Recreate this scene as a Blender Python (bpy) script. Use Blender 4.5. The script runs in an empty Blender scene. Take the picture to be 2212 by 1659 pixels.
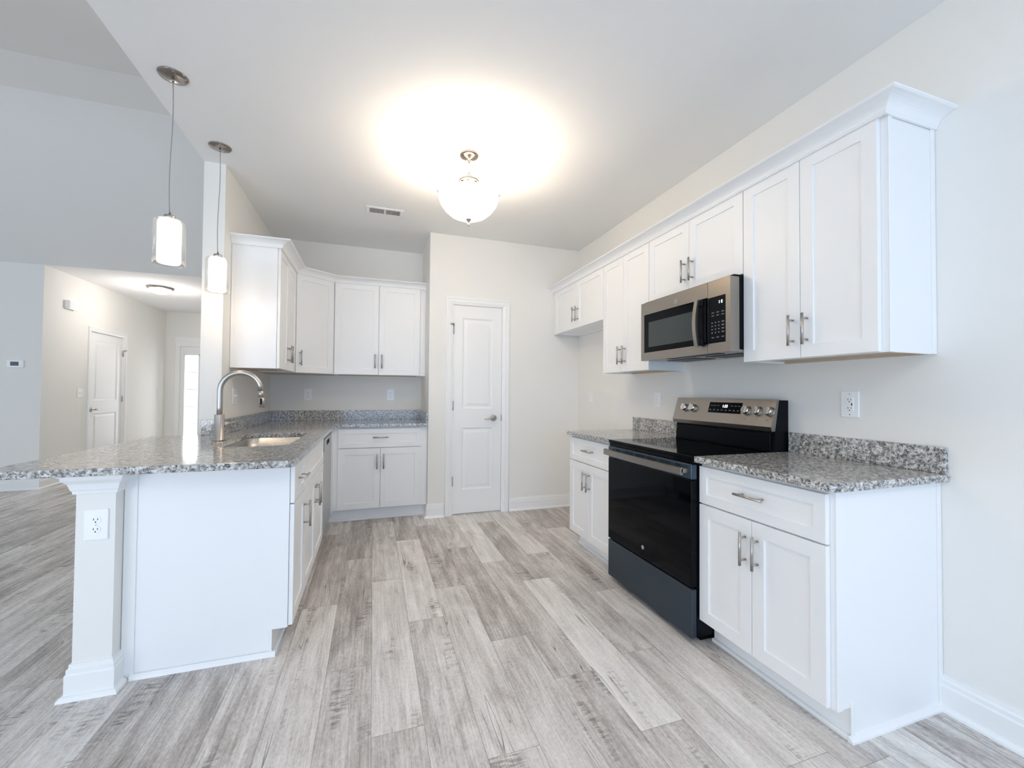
import bpy, bmesh, math, random
from mathutils import Vector, Matrix
random.seed(7)
S = bpy.context.scene
COL = S.collection
PI = math.pi

# ---------------------------------------------------------------- camera
W_PX, H_PX = 2212, 1659
F_PX = 898.1
YAW, PITCH, ROLL, CAM_H = math.radians(18.383), math.radians(1.078), math.radians(0.451), 1.2181
_F = Vector((math.sin(YAW)*math.cos(PITCH), math.cos(YAW)*math.cos(PITCH), math.sin(PITCH)))
_R = Vector((math.cos(YAW), -math.sin(YAW), 0)); _U = _R.cross(_F)
_R2 = _R*math.cos(ROLL) + _U*math.sin(ROLL); _U2 = -_R*math.sin(ROLL) + _U*math.cos(ROLL)
cam = bpy.data.cameras.new('camera'); cam.sensor_width = 36; cam.sensor_fit = 'HORIZONTAL'
cam.lens = F_PX/W_PX*36; cam.shift_x = 0.7/W_PX; cam.shift_y = 1.9/W_PX
cam.clip_start = 0.02; cam.clip_end = 200
camo = bpy.data.objects.new('camera', cam); COL.objects.link(camo)
M = Matrix((_R2, _U2, -_F)).transposed().to_4x4(); M.translation = Vector((0, 0, CAM_H))
camo.matrix_world = M
S.camera = camo

# ---------------------------------------------------------------- world, daylight, exposure
S.view_settings.view_transform = 'Standard'; S.view_settings.look = 'None'
S.view_settings.exposure = 0.92; S.view_settings.gamma = 1; S.view_settings.use_curve_mapping = False
S.cycles.use_denoising = True; S.cycles.use_adaptive_sampling = True; S.cycles.adaptive_threshold = 0.02
S.cycles.max_bounces = 12; S.cycles.diffuse_bounces = 7; S.cycles.glossy_bounces = 4
S.cycles.transmission_bounces = 8; S.cycles.transparent_max_bounces = 12
S.cycles.sample_clamp_indirect = 8; S.cycles.caustics_reflective = False; S.cycles.caustics_refractive = False
w = bpy.data.worlds.new('world'); S.world = w; w.use_nodes = True
w.node_tree.nodes['Background'].inputs[0].default_value = (0.66, 0.82, 1.0, 1)
w.node_tree.nodes['Background'].inputs[1].default_value = 0.85

def area(name, loc, target, sx, sy, power, col):
    l = bpy.data.lights.new(name, 'AREA'); l.shape = 'RECTANGLE'; l.size = sx; l.size_y = sy
    l.energy = power; l.color = col
    o = bpy.data.objects.new(name, l); COL.objects.link(o); o.location = loc
    d = Vector(target)-Vector(loc); o.rotation_euler = d.to_track_quat('-Z', 'Z').to_euler()
    return o
ZCEIL = 2.786
# daylight through the glazed openings: rear patio door and living windows behind the camera, a side
# window of the living room and the glazed front entry; bright ground outside throws light up at the ceilings
area('daylight_patio_sky', (0.5, -2.86, 1.5), (0.5, 0, 0.0), 2.6, 1.3, 7, (0.10, 0.36, 1.0))
area('daylight_patio_ground', (0.5, -2.88, 0.9), (0.5, 0.6, 2.9), 2.6, 1.5, 13, (0.34, 0.62, 1.0))
area('daylight_living_ground', (-4.1, -2.88, 0.8), (-4.1, 1.0, 3.5), 3.6, 1.2, 58, (0.78, 0.87, 1.0))
area('daylight_side_window', (-7.05, 2.6, 1.45), (0, 2.6, 1.45), 3.0, 1.7, 8, (0.62, 0.72, 1.0))
# unseen fill light added overhead behind the camera to lift floor and ceiling
area('rear_fill_light', (0.5, -1.1, ZCEIL-0.02), (0.5, -1.1, 0), 1.2, 1.2, 10.5, (1.0, 0.92, 0.80))
area('daylight_entry', (-3.56, 10.12, 1.1), (-3.1, 0, 1.1), 0.80, 2.0, 26, (0.95, 0.97, 1.0))

# ---------------------------------------------------------------- materials
def mat(name, col, rough=0.5, metal=0.0, spec=0.5, emit=None, es=0.0, bump=None, vary=0.0, coat=0.0, trans=0.0, alpha=None):
    m = bpy.data.materials.new(name); m.use_nodes = True
    nt = m.node_tree; b = nt.nodes['Principled BSDF']
    b.inputs['Base Color'].default_value = (*col, 1); b.inputs['Roughness'].default_value = rough
    b.inputs['Metallic'].default_value = metal; b.inputs['Specular IOR Level'].default_value = spec
    b.inputs['Coat Weight'].default_value = coat; b.inputs['Transmission Weight'].default_value = trans
    if emit: b.inputs['Emission Color'].default_value = (*emit, 1); b.inputs['Emission Strength'].default_value = es
    tc = nt.nodes.new('ShaderNodeTexCoord')
    if bump:
        n = nt.nodes.new('ShaderNodeTexNoise'); n.inputs['Scale'].default_value = bump[0]; n.inputs['Detail'].default_value = 4
        nt.links.new(tc.outputs['Object'], n.inputs['Vector'])
        bp = nt.nodes.new('ShaderNodeBump'); bp.inputs['Strength'].default_value = bump[1]; bp.inputs['Distance'].default_value = 0.002
        nt.links.new(n.outputs['Fac'], bp.inputs['Height']); nt.links.new(bp.outputs['Normal'], b.inputs['Normal'])
    if vary:
        n = nt.nodes.new('ShaderNodeTexNoise'); n.inputs['Scale'].default_value = 1.3; n.inputs['Detail'].default_value = 3
        nt.links.new(tc.outputs['Object'], n.inputs['Vector'])
        mx = nt.nodes.new('ShaderNodeMix'); mx.data_type = 'RGBA'
        mx.inputs[6].default_value = (*[c*(1-vary) for c in col], 1); mx.inputs[7].default_value = (*[min(1, c*(1+vary)) for c in col], 1)
        nt.links.new(n.outputs['Fac'], mx.inputs[0]); nt.links.new(mx.outputs[2], b.inputs['Base Color'])
    return m

def brushed(name, col, rough, axis):
    m = mat(name, col, rough, 1.0); nt = m.node_tree; b = nt.nodes['Principled BSDF']
    tc = nt.nodes.new('ShaderNodeTexCoord'); mp = nt.nodes.new('ShaderNodeMapping')
    s = [400, 400, 400]; s[axis] = 4; mp.inputs['Scale'].default_value = s
    n = nt.nodes.new('ShaderNodeTexNoise'); n.inputs['Scale'].default_value = 1; n.inputs['Detail'].default_value = 2
    mr = nt.nodes.new('ShaderNodeMapRange'); mr.inputs['To Min'].default_value = rough-0.07; mr.inputs['To Max'].default_value = rough+0.09
    nt.links.new(tc.outputs['Object'], mp.inputs[0]); nt.links.new(mp.outputs[0], n.inputs['Vector'])
    nt.links.new(n.outputs['Fac'], mr.inputs['Value']); nt.links.new(mr.outputs[0], b.inputs['Roughness'])
    return m

WALL = mat('wall_paint', (0.86, 0.845, 0.805), 0.75, spec=0.25, bump=(350, 0.12), vary=0.01)
CEIL = mat('ceiling_paint', (0.87, 0.87, 0.86), 0.9, spec=0.1, bump=(300, 0.15), vary=0.01)
TRIM = mat('trim_paint', (0.90, 0.90, 0.89), 0.35, vary=0.01)
CAB = mat('cabinet_paint', (0.90, 0.90, 0.895), 0.38, vary=0.01)
NICK = brushed('brushed_nickel', (0.50, 0.47, 0.44), 0.32, 2)
NICKL = brushed('brushed_nickel_lamp', (0.36, 0.32, 0.29), 0.22, 0)
STEEL = brushed('slate_steel', (0.35, 0.325, 0.295), 0.34, 1)
SINKM = brushed('sink_steel', (0.62, 0.60, 0.57), 0.28, 1)
CHROME = mat('knob_metal', (0.62, 0.58, 0.55), 0.16, 1.0, vary=0.02)
BLKG = mat('black_glass', (0.0015, 0.002, 0.003), 0.05, spec=0.12, vary=0.02)
BLKP = mat('black_plastic', (0.003, 0.004, 0.006), 0.35, spec=0.12, vary=0.02)
SLATE = mat('slate_drawer', (0.030, 0.044, 0.058), 0.45, 0.2, vary=0.03)
SLATEL = mat('slate_trim', (0.05, 0.08, 0.105), 0.35, 0.4, vary=0.03)
DARK = mat('dark_gap', (0.006, 0.006, 0.007), 0.9, vary=0.02)
MWIN = mat('microwave_window', (0.050, 0.060, 0.060), 0.15, spec=0.3, vary=0.02)
TAN = mat('maple_underside', (0.62, 0.50, 0.37), 0.5, vary=0.06)
PLATE = mat('switch_plastic', (0.94, 0.94, 0.93), 0.25, vary=0.01)
WHITEP = mat('white_print', (0.75, 0.77, 0.78), 0.4, vary=0.01)
GREYP = mat('grey_print', (0.20, 0.215, 0.22), 0.4, vary=0.01)
RINGM = mat('burner_print', (0.03, 0.032, 0.034), 0.15, vary=0.02)
DIGIT = mat('lit_digits', (0.8, 0.9, 0.95), 0.4, emit=(0.80, 0.95, 1.0), es=2.0)
LCD = mat('thermostat_screen', (0.06, 0.075, 0.085), 0.2, vary=0.02)
CORD = mat('lamp_cord', (0.30, 0.30, 0.29), 0.4, vary=0.02)
DWF = mat('dishwasher_steel', (0.46, 0.46, 0.45), 0.33, 0.5, vary=0.02)
def glass(name, haze=0.0):
    m = bpy.data.materials.new(name); m.use_nodes = True; nt = m.node_tree
    nt.nodes.remove(nt.nodes['Principled BSDF'])
    o = nt.nodes['Material Output']; g = nt.nodes.new('ShaderNodeBsdfGlossy'); g.inputs['Roughness'].default_value = 0.02
    t = nt.nodes.new('ShaderNodeBsdfTransparent'); t.inputs[0].default_value = (0.99, 0.99, 0.985, 1)
    f = nt.nodes.new('ShaderNodeLayerWeight'); f.inputs['Blend'].default_value = 0.25
    n = nt.nodes.new('ShaderNodeTexNoise'); n.inputs['Scale'].default_value = 20
    mp = nt.nodes.new('ShaderNodeMath'); mp.operation = 'MULTIPLY_ADD'; mp.inputs[1].default_value = 0.55; mp.inputs[2].default_value = 0.02
    mx = nt.nodes.new('ShaderNodeMixShader')
    nt.links.new(f.outputs['Facing'], mp.inputs[0]); nt.links.new(mp.outputs[0], mx.inputs[0])
    d = nt.nodes.new('ShaderNodeBsdfTranslucent'); d.inputs[0].default_value = (.95, .95, .93, 1); m2 = nt.nodes.new('ShaderNodeMixShader'); m2.inputs[0].default_value = haze
    nt.links.new(t.outputs[0], m2.inputs[1]); nt.links.new(d.outputs[0], m2.inputs[2])
    nt.links.new(m2.outputs[0], mx.inputs[1]); nt.links.new(g.outputs[0], mx.inputs[2]); nt.links.new(mx.outputs[0], o.inputs[0])
    return m
GLASS = glass('clear_glass')
LGLASS = glass('lamp_glass', 0.07)
def lamp_shade(name, col, es, tr=0.5):
    m = bpy.data.materials.new(name); m.use_nodes = True; nt = m.node_tree
    b = nt.nodes['Principled BSDF']; b.inputs['Base Color'].default_value = (0.95, 0.92, 0.86, 1)
    b.inputs['Roughness'].default_value = 0.35
    b.inputs['Emission Color'].default_value = (*col, 1)
    n = nt.nodes.new('ShaderNodeTexNoise'); n.inputs['Scale'].default_value = 7; n.inputs['Detail'].default_value = 2
    mr = nt.nodes.new('ShaderNodeMapRange'); mr.inputs['To Min'].default_value = es*0.85; mr.inputs['To Max'].default_value = es*1.15
    nt.links.new(n.outputs['Fac'], mr.inputs['Value']); nt.links.new(mr.outputs[0], b.inputs['Emission Strength'])
    return m
def see_through(m, k, tint):
    nt = m.node_tree; b = nt.nodes['Principled BSDF']; t = nt.nodes.new('ShaderNodeBsdfTransparent'); t.inputs[0].default_value = (*tint, 1)
    mx = nt.nodes.new('ShaderNodeMixShader'); mx.inputs[0].default_value = k
    nt.links.new(b.outputs[0], mx.inputs[1]); nt.links.new(t.outputs[0], mx.inputs[2]); nt.links.new(mx.outputs[0], nt.nodes['Material Output'].inputs[0])
SHADE = lamp_shade('pendant_shade', (1.0, 0.955, 0.86), 1.4)
BOWL = lamp_shade('bowl_glass', (1.0, 0.90, 0.68), 0.25)
see_through(BOWL, 0.62, (1.0, 0.95, 0.86))
HALLG = lamp_shade('hall_lamp_glass', (1.0, 0.93, 0.82), 4.0)

def granite():
    m = bpy.data.materials.new('granite'); m.use_nodes = True; nt = m.node_tree; N = nt.nodes; L = nt.links
    b = N['Principled BSDF']; b.inputs['Roughness'].default_value = 0.09; b.inputs['Specular IOR Level'].default_value = 0.6
    tc = N.new('ShaderNodeTexCoord')
    nz = N.new('ShaderNodeTexNoise'); nz.inputs['Scale'].default_value = 45; nz.inputs['Detail'].default_value = 2
    L.new(tc.outputs['Object'], nz.inputs['Vector'])
    ad = N.new('ShaderNodeVectorMath'); ad.operation = 'MULTIPLY_ADD'
    ad.inputs[1].default_value = (0.018, 0.018, 0.018)
    L.new(nz.outputs['Color'], ad.inputs[0]); L.new(tc.outputs['Object'], ad.inputs[2])
    def noise(sc, det, ro=0.6):
        n = N.new('ShaderNodeTexNoise'); n.inputs['Scale'].default_value = sc; n.inputs['Detail'].default_value = det
        n.inputs['Roughness'].default_value = ro; L.new(ad.outputs[0], n.inputs['Vector']); return n
    def ramp(src, stops):
        r = N.new('ShaderNodeValToRGB'); r.color_ramp.interpolation = 'LINEAR'
        e = r.color_ramp.elements
        while len(e) < len(stops): e.new(0.5)
        for k, (p, c) in enumerate(stops): e[k].position = p; e[k].color = (*c, 1)
        L.new(src, r.inputs[0]); return r
    base = ramp(noise(70, 3).outputs['Fac'], [(0.34, (0.16, 0.155, 0.15)), (0.44, (0.33, 0.32, 0.30)), (0.52, (0.52, 0.505, 0.475)), (0.62, (0.72, 0.71, 0.685))])
    dk = ramp(noise(120, 3, 0.7).outputs['Fac'], [(0.405, (1, 1, 1)), (0.455, (0, 0, 0))])
    br = ramp(noise(38, 2).outputs['Fac'], [(0.58, (0, 0, 0)), (0.66, (1, 1, 1))])
    m1 = N.new('ShaderNodeMix'); m1.data_type = 'RGBA'; m1.inputs[7].default_value = (0.36, 0.32, 0.285, 1)
    sc = N.new('ShaderNodeMath'); sc.operation = 'MULTIPLY'; sc.inputs[1].default_value = 0.45
    L.new(br.outputs[0], sc.inputs[0]); L.new(sc.outputs[0], m1.inputs[0]); L.new(base.outputs[0], m1.inputs[6])
    m2 = N.new('ShaderNodeMix'); m2.data_type = 'RGBA'; m2.inputs[7].default_value = (0.035, 0.035, 0.045, 1)
    sc2 = N.new('ShaderNodeMath'); sc2.operation = 'MULTIPLY'; sc2.inputs[1].default_value = 0.85
    L.new(dk.outputs[0], sc2.inputs[0]); L.new(sc2.outputs[0], m2.inputs[0]); L.new(m1.outputs[2], m2.inputs[6])
    L.new(m2.outputs[2], b.inputs['Base Color'])
    return m
GRAN = granite()

def floor_material():
    m = bpy.data.materials.new('vinyl_plank'); m.use_nodes = True; nt = m.node_tree; N = nt.nodes; L = nt.links
    b = N['Principled BSDF']; b.inputs['Specular IOR Level'].default_value = 0.35
    tc = N.new('ShaderNodeTexCoord'); at = N.new('ShaderNodeAttribute'); at.attribute_name = 'plank'
    sep = N.new('ShaderNodeSeparateColor'); L.new(at.outputs['Color'], sep.inputs[0])
    tone, seed = sep.outputs[0], sep.outputs[1]
    off = N.new('ShaderNodeCombineXYZ')
    ms = N.new('ShaderNodeMath'); ms.operation = 'MULTIPLY'; ms.inputs[1].default_value = 60; L.new(seed, ms.inputs[0])
    L.new(ms.outputs[0], off.inputs[2]); 
    ad = N.new('ShaderNodeVectorMath'); ad.operation = 'ADD'; L.new(tc.outputs['Object'], ad.inputs[0]); L.new(off.outputs[0], ad.inputs[1])
    def noise(sx, sy, det=4, ro=0.55, dist=0.0):
        mp = N.new('ShaderNodeMapping'); mp.inputs['Scale'].default_value = (sx, sy, 1); L.new(ad.outputs[0], mp.inputs[0])
        n = N.new('ShaderNodeTexNoise'); n.inputs['Scale'].default_value = 1; n.inputs['Detail'].default_value = det
        n.inputs['Roughness'].default_value = ro; n.inputs['Distortion'].default_value = dist
        L.new(mp.outputs[0], n.inputs['Vector']); return n.outputs['Fac']
    def mr(src, a, c, d=0.0, e=1.0):
        r = N.new('ShaderNodeMapRange'); r.inputs['From Min'].default_value = a; r.inputs['From Max'].default_value = c
        r.inputs['To Min'].default_value = d; r.inputs['To Max'].default_value = e; L.new(src, r.inputs['Value']); return r.outputs[0]
    def ma(op, x, y):
        n = N.new('ShaderNodeMath'); n.operation = op
        for k, v in enumerate((x, y)):
            if isinstance(v, (int, float)): n.inputs[k].default_value = v
            else: L.new(v, n.inputs[k])
        return n.outputs[0]
    grain = mr(noise(150, 5, 5, 0.65), 0.3, 0.7, -0.15, 0.15)
    streak = mr(noise(26, 1.3, 4, 0.55, 0.4), 0.3, 0.7, -0.13, 0.13)
    cloud = mr(noise(7, 2.2, 4, 0.6, 1.2), 0.3, 0.7, -0.15, 0.15)
    fine = mr(noise(120, 60, 3, 0.7), 0.3, 0.7, -0.11, 0.11)
    v = ma('ADD', ma('ADD', tone, grain), ma('ADD', ma('ADD', streak, cloud), fine))
    # cross-grain ripples in patches
    rip = ma('MULTIPLY', mr(noise(14, 75, 2, 0.5, 0.9), 0.45, 0.62), mr(noise(11, 1.8, 1), 0.60, 0.68))
    v = ma('SUBTRACT', v, ma('MULTIPLY', rip, 0.34))
    # long thin cracks
    cr = noise(13, 0.6, 2, 0.5, 0.25)
    dist = ma('ABSOLUTE', ma('SUBTRACT', cr, 0.5), 0)
    crack = ma('MULTIPLY', mr(dist, 0.0, 0.0055, 1, 0), mr(noise(6, 1.6, 1), 0.57, 0.62))
    r = N.new('ShaderNodeValToRGB'); e = r.color_ramp.elements
    st = [(0.0, (0.20, 0.175, 0.16)), (0.35, (0.43, 0.39, 0.36)), (0.60, (0.655, 0.615, 0.58)), (0.85, (0.83, 0.795, 0.755)), (1.0, (0.90, 0.87, 0.83))]
    while len(e) < len(st): e.new(0.5)
    for k, (p, c) in enumerate(st): e[k].position = p; e[k].color = (*c, 1)
    L.new(v, r.inputs[0])
    # plank edges from the UV map (metres inside the plank)
    uv = N.new('ShaderNodeUVMap'); uv.uv_map = 'plank_uv'; su = N.new('ShaderNodeSeparateXYZ'); L.new(uv.outputs[0], su.inputs[0])
    ex = ma('MINIMUM', su.outputs[0], ma('SUBTRACT', 0.185, su.outputs[0]))
    ey = ma('MINIMUM', su.outputs[1], ma('SUBTRACT', 1.257, su.outputs[1]))
    edge = mr(ma('MINIMUM', ex, ey), 0.0004, 0.0018, 0.55, 0.0)
    k = ma('MAXIMUM', edge, ma('MULTIPLY', crack, 0.85))
    mx = N.new('ShaderNodeMix'); mx.data_type = 'RGBA'; mx.inputs[7].default_value = (0.10, 0.085, 0.072, 1)
    L.new(k, mx.inputs[0]); L.new(r.outputs[0], mx.inputs[6]); L.new(mx.outputs[2], b.inputs['Base Color'])
    L.new(mr(v, 0, 1, 0.42, 0.34), b.inputs['Roughness'])
    bp = N.new('ShaderNodeBump'); bp.inputs['Strength'].default_value = 0.25; bp.inputs['Distance'].default_value = 0.001
    L.new(ma('SUBTRACT', v, k), bp.inputs['Height']); L.new(bp.outputs[0], b.inputs['Normal'])
    return m
FLOORM = floor_material()

# ---------------------------------------------------------------- mesh helpers
class MB:
    def __init__(s): s.v = []; s.f = []; s.m = []; s.sm = []; s.cm = 0; s.csm = False
    def add(s, vs, fs, smooth=None):
        o = len(s.v); s.v += [tuple(v) for v in vs]
        for f in fs:
            s.f.append(tuple(o+i for i in f)); s.m.append(s.cm); s.sm.append(s.csm if smooth is None else smooth)
        return s
    def box(s, x0, x1, y0, y1, z0, z1, b=0.0):
        x0, x1 = min(x0, x1), max(x0, x1); y0, y1 = min(y0, y1), max(y0, y1); z0, z1 = min(z0, z1), max(z0, z1)
        b = min(b, (x1-x0)*.45, (y1-y0)*.45, (z1-z0)*.45)
        if b <= 0:
            vs = [(x, y, z) for x in (x0, x1) for y in (y0, y1) for z in (z0, z1)]
            return s.add(vs, [(0, 1, 3, 2), (4, 6, 7, 5), (0, 4, 5, 1), (2, 3, 7, 6), (0, 2, 6, 4), (1, 5, 7, 3)], False)
        vs = []; idx = {}
        X = (x0, x1); Y = (y0, y1); Z = (z0, z1)
        for i in (0, 1):
            for j in (0, 1):
                for k in (0, 1):
                    sx = b if i == 0 else -b; sy = b if j == 0 else -b; sz = b if k == 0 else -b
                    idx[i, j, k, 0] = len(vs); vs.append((X[i], Y[j]+sy, Z[k]+sz))
                    idx[i, j, k, 1] = len(vs); vs.append((X[i]+sx, Y[j], Z[k]+sz))
                    idx[i, j, k, 2] = len(vs); vs.append((X[i]+sx, Y[j]+sy, Z[k]))
        fs = []
        for i in (0, 1):
            q = [(i, 0, 0, 0), (i, 1, 0, 0), (i, 1, 1, 0), (i, 0, 1, 0)]; q = q if i else q[::-1]; fs.append([idx[t] for t in q])
            q = [(0, i, 0, 1), (1, i, 0, 1), (1, i, 1, 1), (0, i, 1, 1)]; q = q[::-1] if i else q; fs.append([idx[t] for t in q])
            q = [(0, 0, i, 2), (1, 0, i, 2), (1, 1, i, 2), (0, 1, i, 2)]; q = q if i else q[::-1]; fs.append([idx[t] for t in q])
        for i in (0, 1):
            for j in (0, 1):
                fs.append([idx[i, j, 0, 0], idx[i, j, 1, 0], idx[i, j, 1, 1], idx[i, j, 0, 1]])
                fs.append([idx[i, 0, j, 0], idx[i, 1, j, 0], idx[i, 1, j, 2], idx[i, 0, j, 2]])
                fs.append([idx[0, i, j, 1], idx[1, i, j, 1], idx[1, i, j, 2], idx[0, i, j, 2]])
                for k in (0, 1): fs.append([idx[i, j, k, 0], idx[i, j, k, 1], idx[i, j, k, 2]])
        return s.add(vs, fs, False)
    def lathe(s, prof, c=(0, 0, 0), n=40, axis='z', close=False):
        vs = []; fs = []
        for (r, h) in prof:
            for k in range(n):
                a = 2*PI*k/n; x, y = r*math.cos(a), r*math.sin(a)
                p = (x, y, h) if axis == 'z' else (h, x, y) if axis == 'x' else (x, h, y)
                vs.append((p[0]+c[0], p[1]+c[1], p[2]+c[2]))
        P = len(prof)
        for i in range(P-1 if not close else P):
            for k in range(n):
                a, b2 = i*n+k, i*n+(k+1) % n; c2, d = ((i+1) % P)*n+(k+1) % n, ((i+1) % P)*n+k
                fs.append((a, b2, c2, d))
        return s.add(vs, fs, True)
    def cyl(s, p, q, r, n=20, r2=None, cap=True):
        p, q = Vector(p), Vector(q); r2 = r if r2 is None else r2
        d = (q-p).normalized(); u = d.orthogonal().normalized(); v = d.cross(u)
        vs = [p+(u*math.cos(2*PI*k/n)+v*math.sin(2*PI*k/n))*r for k in range(n)] + [q+(u*math.cos(2*PI*k/n)+v*math.sin(2*PI*k/n))*r2 for k in range(n)]
        s.add(vs, [(k, (k+1) % n, n+(k+1) % n, n+k) for k in range(n)], True)
        if cap: s.add(vs, [tuple(range(n))[::-1], tuple(range(n, 2*n))], False)
        return s
    def tube(s, pts, r, n=16, cap=True, closed=False):
        pts = [Vector(p) for p in pts]; R = r if isinstance(r, (list, tuple)) else [r]*len(pts)
        vs = []; up = None; m = len(pts)
        for i, p in enumerate(pts):
            a = pts[(i-1) % m] if (i > 0 or closed) else p; b = pts[(i+1) % m] if (i < m-1 or closed) else p
            t = (b-a).normalized()
            if up is None: up = t.orthogonal().normalized()
            up = (up - t*up.dot(t)).normalized(); v = t.cross(up)
            vs += [p+(up*math.cos(2*PI*k/n)+v*math.sin(2*PI*k/n))*R[i] for k in range(n)]
        fs = []
        for i in range(m if closed else m-1):
            for k in range(n): fs.append((i*n+k, i*n+(k+1) % n, ((i+1) % m)*n+(k+1) % n, ((i+1) % m)*n+k))
        s.add(vs, fs, True)
        if cap and not closed: s.add(vs, [tuple(range(n))[::-1], tuple(range((m-1)*n, m*n))], False)
        return s
    def sweep(s, path, prof, side=1, cap=True, closed=False):
        """path: xy polyline; prof: closed (out, z) polygon; out is to the right (side=1) of travel"""
        P = [Vector((p[0], p[1])) for p in path]; n = len(prof); vs = []
        m = len(P)
        for i, p in enumerate(P):
            d0 = (P[i]-P[i-1]).normalized() if (i > 0 or closed) else None
            d1 = (P[(i+1) % m]-P[i]).normalized() if (i < m-1 or closed) else None
            if d0 is None: d0 = d1
            if d1 is None: d1 = d0
            n0 = Vector((d0.y, -d0.x))*side; n1 = Vector((d1.y, -d1.x))*side
            mt = (n0+n1).normalized(); k = 1/max(0.3, mt.dot(n0))
            for (o, z) in prof: vs.append((p.x+mt.x*k*o, p.y+mt.y*k*o, z))
        fs = []
        for i in range(m if closed else m-1):
            for k in range(n): fs.append((i*n+k, i*n+(k+1) % n, ((i+1) % m)*n+(k+1) % n, ((i+1) % m)*n+k))
        s.add(vs, fs, False)
        if cap and not closed: s.add(vs, [tuple(range(n))[::-1], tuple(range((m-1)*n, m*n))], False)
        return s
    def prism(s, poly, a0, a1, axis='y'):
        """poly in the plane across axis; 'y': (x,z), 'x': (y,z), 'z': (x,y)"""
        def P(u, w, a): return (u, a, w) if axis == 'y' else (a, u, w) if axis == 'x' else (u, w, a)
        n = len(poly); vs = [P(u, w, a0) for u, w in poly]+[P(u, w, a1) for u, w in poly]
        return s.add(vs, [(k, (k+1) % n, n+(k+1) % n, n+k) for k in range(n)]+[tuple(range(n))[::-1], tuple(range(n, 2*n))], False)
    def build(s, name, mats, parent=None, bevel=0.0, loc=None):
        me = bpy.data.meshes.new(name); me.from_pydata(s.v, [], s.f)
        mats = mats if isinstance(mats, (list, tuple)) else [mats]
        for m in mats: me.materials.append(m)
        for p, mi, sm in zip(me.polygons, s.m, s.sm): p.material_index = mi; p.use_smooth = sm
        bm = bmesh.new(); bm.from_mesh(me)
        bmesh.ops.remove_doubles(bm, verts=bm.verts, dist=1e-5)
        bmesh.ops.recalc_face_normals(bm, faces=bm.faces); bm.to_mesh(me); bm.free()
        o = bpy.data.objects.new(name, me); COL.objects.link(o)
        if parent: o.parent = parent
        if loc: o.location = loc
        if bevel:
            md = o.modifiers.new('bevel', 'BEVEL'); md.width = bevel; md.segments = 2; md.limit_method = 'ANGLE'; md.angle_limit = math.radians(40)
        return o

def rrect(x0, x1, y0, y1, r, n=6):
    pts = []
    for cx, cy, a0 in ((x1-r, y1-r, 0), (x0+r, y1-r, 90), (x0+r, y0+r, 180), (x1-r, y0+r, 270)):
        for k in range(n+1):
            a = math.radians(a0+90*k/n); pts.append((cx+r*math.cos(a), cy+r*math.sin(a)))
    return pts

def slab(name, outline, holes, z0, z1, m, parent=None, bevel=0.003):
    bm = bmesh.new(); edges = []
    for loop in [outline]+holes:
        vs = [bm.verts.new((x, y, z1)) for x, y in loop]
        edges += [bm.edges.new((vs[i], vs[(i+1) % len(vs)])) for i in range(len(vs))]
    bmesh.ops.triangle_fill(bm, use_beauty=True, use_dissolve=True, edges=edges)
    r = bmesh.ops.extrude_face_region(bm, geom=bm.faces[:])
    for v in [g for g in r['geom'] if isinstance(g, bmesh.types.BMVert)]: v.co.z = z0
    bmesh.ops.recalc_face_normals(bm, faces=bm.faces)
    me = bpy.data.meshes.new(name); bm.to_mesh(me); bm.free(); me.materials.append(m)
    o = bpy.data.objects.new(name, me); COL.objects.link(o)
    if parent: o.parent = parent
    if bevel:
        md = o.modifiers.new('bevel', 'BEVEL'); md.width = bevel; md.segments = 3; md.limit_method = 'ANGLE'; md.angle_limit = math.radians(50)
    return o

def thing(name, label, cat, loc=(0, 0, 0), rz=0.0, group=None):
    o = bpy.data.objects.new(name, None); COL.objects.link(o); o.empty_display_size = 0.1
    o.location = loc; o.rotation_euler = (0, 0, rz); o['label'] = label; o['category'] = cat
    if group: o['group'] = group
    return o
def tag(o, label, cat, group=None):
    o['label'] = label; o['category'] = cat
    if group: o['group'] = group
    return o
def struct(name, mb, m, bevel=0.0):
    o = mb.build(name, m, None, bevel); o['kind'] = 'structure'; return o
def sempty(name, loc=(0, 0, 0), rz=0.0):
    o = bpy.data.objects.new(name, None); COL.objects.link(o); o.location = loc; o.rotation_euler = (0, 0, rz); o['kind'] = 'structure'; return o

def text_mesh(name, body, size, m, parent, mtx, ext=0.0003):
    c = bpy.data.curves.new(name, 'FONT'); c.body = body; c.size = size; c.extrude = ext; c.align_x = 'CENTER'; c.align_y = 'CENTER'
    t = bpy.data.objects.new(name+'_tmp', c); COL.objects.link(t)
    dg = bpy.context.evaluated_depsgraph_get(); me = bpy.data.meshes.new_from_object(t.evaluated_get(dg))
    bpy.data.objects.remove(t); bpy.data.curves.remove(c)
    me.materials.clear(); me.materials.append(m); me.name = name
    o = bpy.data.objects.new(name, me); COL.objects.link(o); o.parent = parent; o.matrix_local = mtx
    return o

# ---------------------------------------------------------------- measured planes
XR, ZC = 2.132, 2.786
YB, XP, YK = 4.102, 0.511, 4.781
XL, XLO, YW = -0.992, -1.119, 3.34
XH, YV, YH, ZH = -3.859, 6.641, 9.812, 2.746
YREAR, XFAR = -2.8, -7.0
ZT, ZB = 0.914, 0.884          # counter top / underside
T = 0.12

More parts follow.
